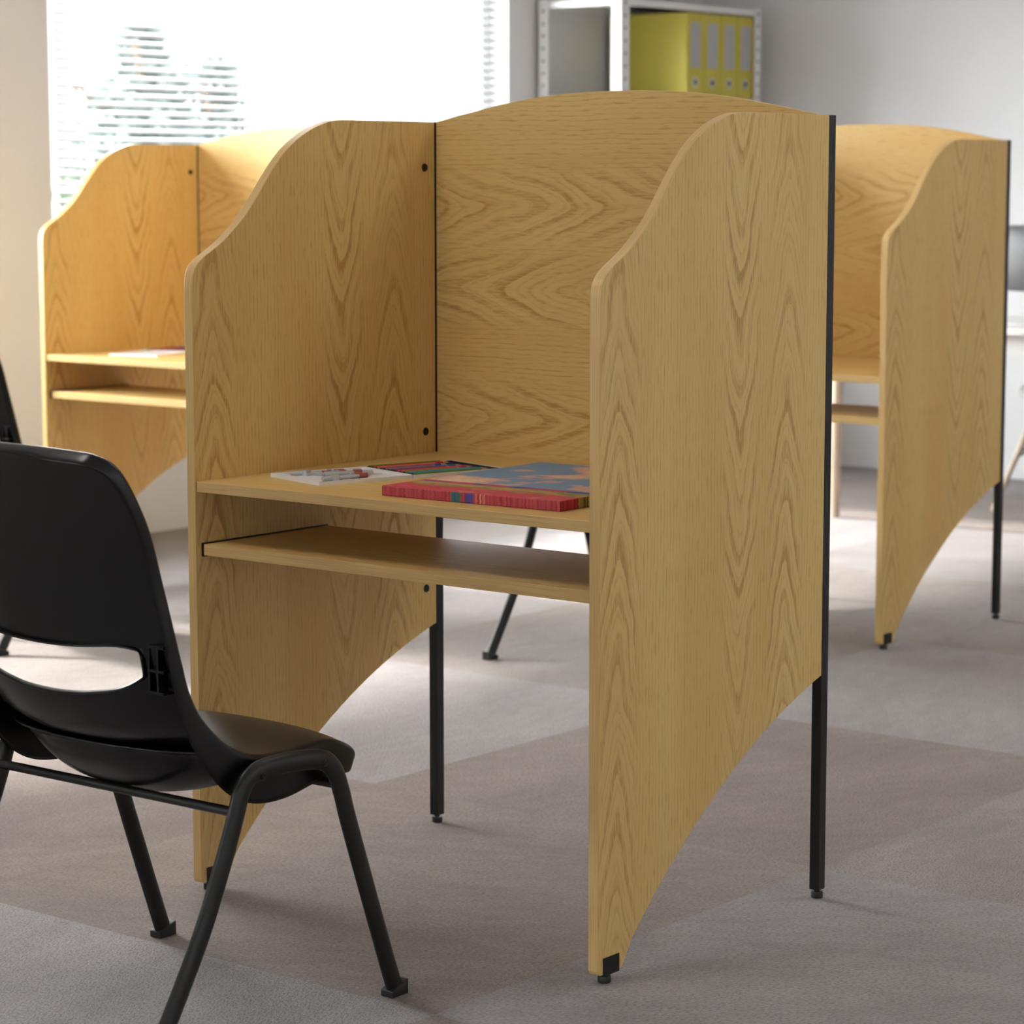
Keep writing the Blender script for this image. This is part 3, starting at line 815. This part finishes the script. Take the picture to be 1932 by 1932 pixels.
# ------------------------------------------------------------------ ceiling fill lamps, added above the frame to brighten the room
em = G('fill_lamp_diffuser'); em.base((.9, .9, .9)); em.b.inputs['Emission Color'].default_value = (1, .97, .93, 1); em.b.inputs['Emission Strength'].default_value = 11.0
places = {(-1.6, 1.6): 'added fill lamp over the window-side carrel', (1.6, 3.8): 'added fill lamp above the desk side of the room',
          (1.6, 1.6): 'added fill lamp beyond the right side of the front carrel', (-.1, -1.1): 'added fill lamp above the front chair'}
for (x, y), lab in places.items():
    r = thing('ceiling_fill_lamp', lab, 'ceiling light', (x, y, HC-.035), 0, 'added ceiling fill lamps')
    bm = bmesh.new()
    for q in ((-.32, .32, -.32, -.30), (-.32, .32, .30, .32), (-.32, -.30, -.30, .30), (.30, .32, -.30, .30)): box(bm, *q, 0, .035)
    link('fill_lamp_frame', bm, M['frame_white'], r)
    bm = bmesh.new(); box(bm, -.30, .30, -.30, .30, .008, .012); link('fill_diffuser', bm, em.m, r)

# ------------------------------------------------------------------ light
w = bpy.data.worlds.new('world'); SC.world = w; w.use_nodes = True
bg = w.node_tree.nodes['Background']; bg.inputs[0].default_value = (.985, .985, 1, 1); bg.inputs[1].default_value = 1.8
def portal(loc, rot, sx, sy):
    l = bpy.data.lights.new('portal', 'AREA'); l.shape = 'RECTANGLE'; l.size, l.size_y = sx, sy; l.cycles.is_portal = True
    o = bpy.data.objects.new('window_portal', l); COL.objects.link(o); o.location = loc; o.rotation_euler = rot
for o_ in (WIN_A, WIN_B):
    portal((XL-.17, (o_[0]+o_[1])/2, (o_[2]+o_[3])/2), (0, -PI/2, 0), o_[3]-o_[2], o_[1]-o_[0])
portal((XR+.13, (FILL_WIN_R[0]+FILL_WIN_R[1])/2, 1.35), (0, PI/2, 0), .9, FILL_WIN_R[1]-FILL_WIN_R[0])
portal(((FILL_WIN_F[0]+FILL_WIN_F[1])/2, YF-.13, 1.6), (PI/2, 0, 0), FILL_WIN_F[1]-FILL_WIN_F[0], 1.4)
sl = bpy.data.lights.new('sun', 'SUN'); sl.energy = 11.0; sl.angle = math.radians(5); sl.color = (1, .94, .88)
so = bpy.data.objects.new('sun', sl); COL.objects.link(so)
d = Vector((1, .06, -.78)); so.rotation_euler = d.to_track_quat('-Z', 'Y').to_euler(); so.location = (-8, 2, 5)

kl = bpy.data.lights.new('hazy_sky', 'SUN'); kl.energy = 62.0; kl.angle = math.radians(110); kl.color = (.975, .985, 1)
ko = bpy.data.objects.new('hazy_sky', kl); COL.objects.link(ko)
ko.rotation_euler = Vector((1, .12, -.35)).to_track_quat('-Z', 'Y').to_euler(); ko.location = (-9, 2, 6)

# ------------------------------------------------------------------ camera
cam = bpy.data.cameras.new('camera'); co = bpy.data.objects.new('camera', cam); COL.objects.link(co)
yaw, pitch, roll, f = -.6746, -.1266, -.0006, 4938.0
F = Vector((math.sin(yaw)*math.cos(pitch), math.cos(yaw)*math.cos(pitch), math.sin(pitch)))
Rv = Vector((math.cos(yaw), -math.sin(yaw), 0)); U = Rv.cross(F)
Rv2 = Rv*math.cos(roll)+U*math.sin(roll); U2 = Rv2.cross(F)
co.matrix_world = Matrix(((Rv2.x, U2.x, -F.x, 3.2556), (Rv2.y, U2.y, -F.y, -3.1686), (Rv2.z, U2.z, -F.z, 1.2502), (0, 0, 0, 1)))
cam.sensor_width = 36; cam.lens = f/1932*36; cam.clip_start = .05; cam.clip_end = 200
cam.dof.use_dof = True; cam.dof.focus_distance = 4.15; cam.dof.aperture_fstop = 7.2
SC.camera = co
SC.view_settings.view_transform = 'Standard'; SC.view_settings.look = 'None'; SC.view_settings.gamma = 1
SC.view_settings.use_curve_mapping = False; SC.view_settings.exposure = 0.25
SC.cycles.use_denoising = True; SC.cycles.max_bounces = 12; SC.cycles.transparent_max_bounces = 16
SC.cycles.sample_clamp_indirect = 8
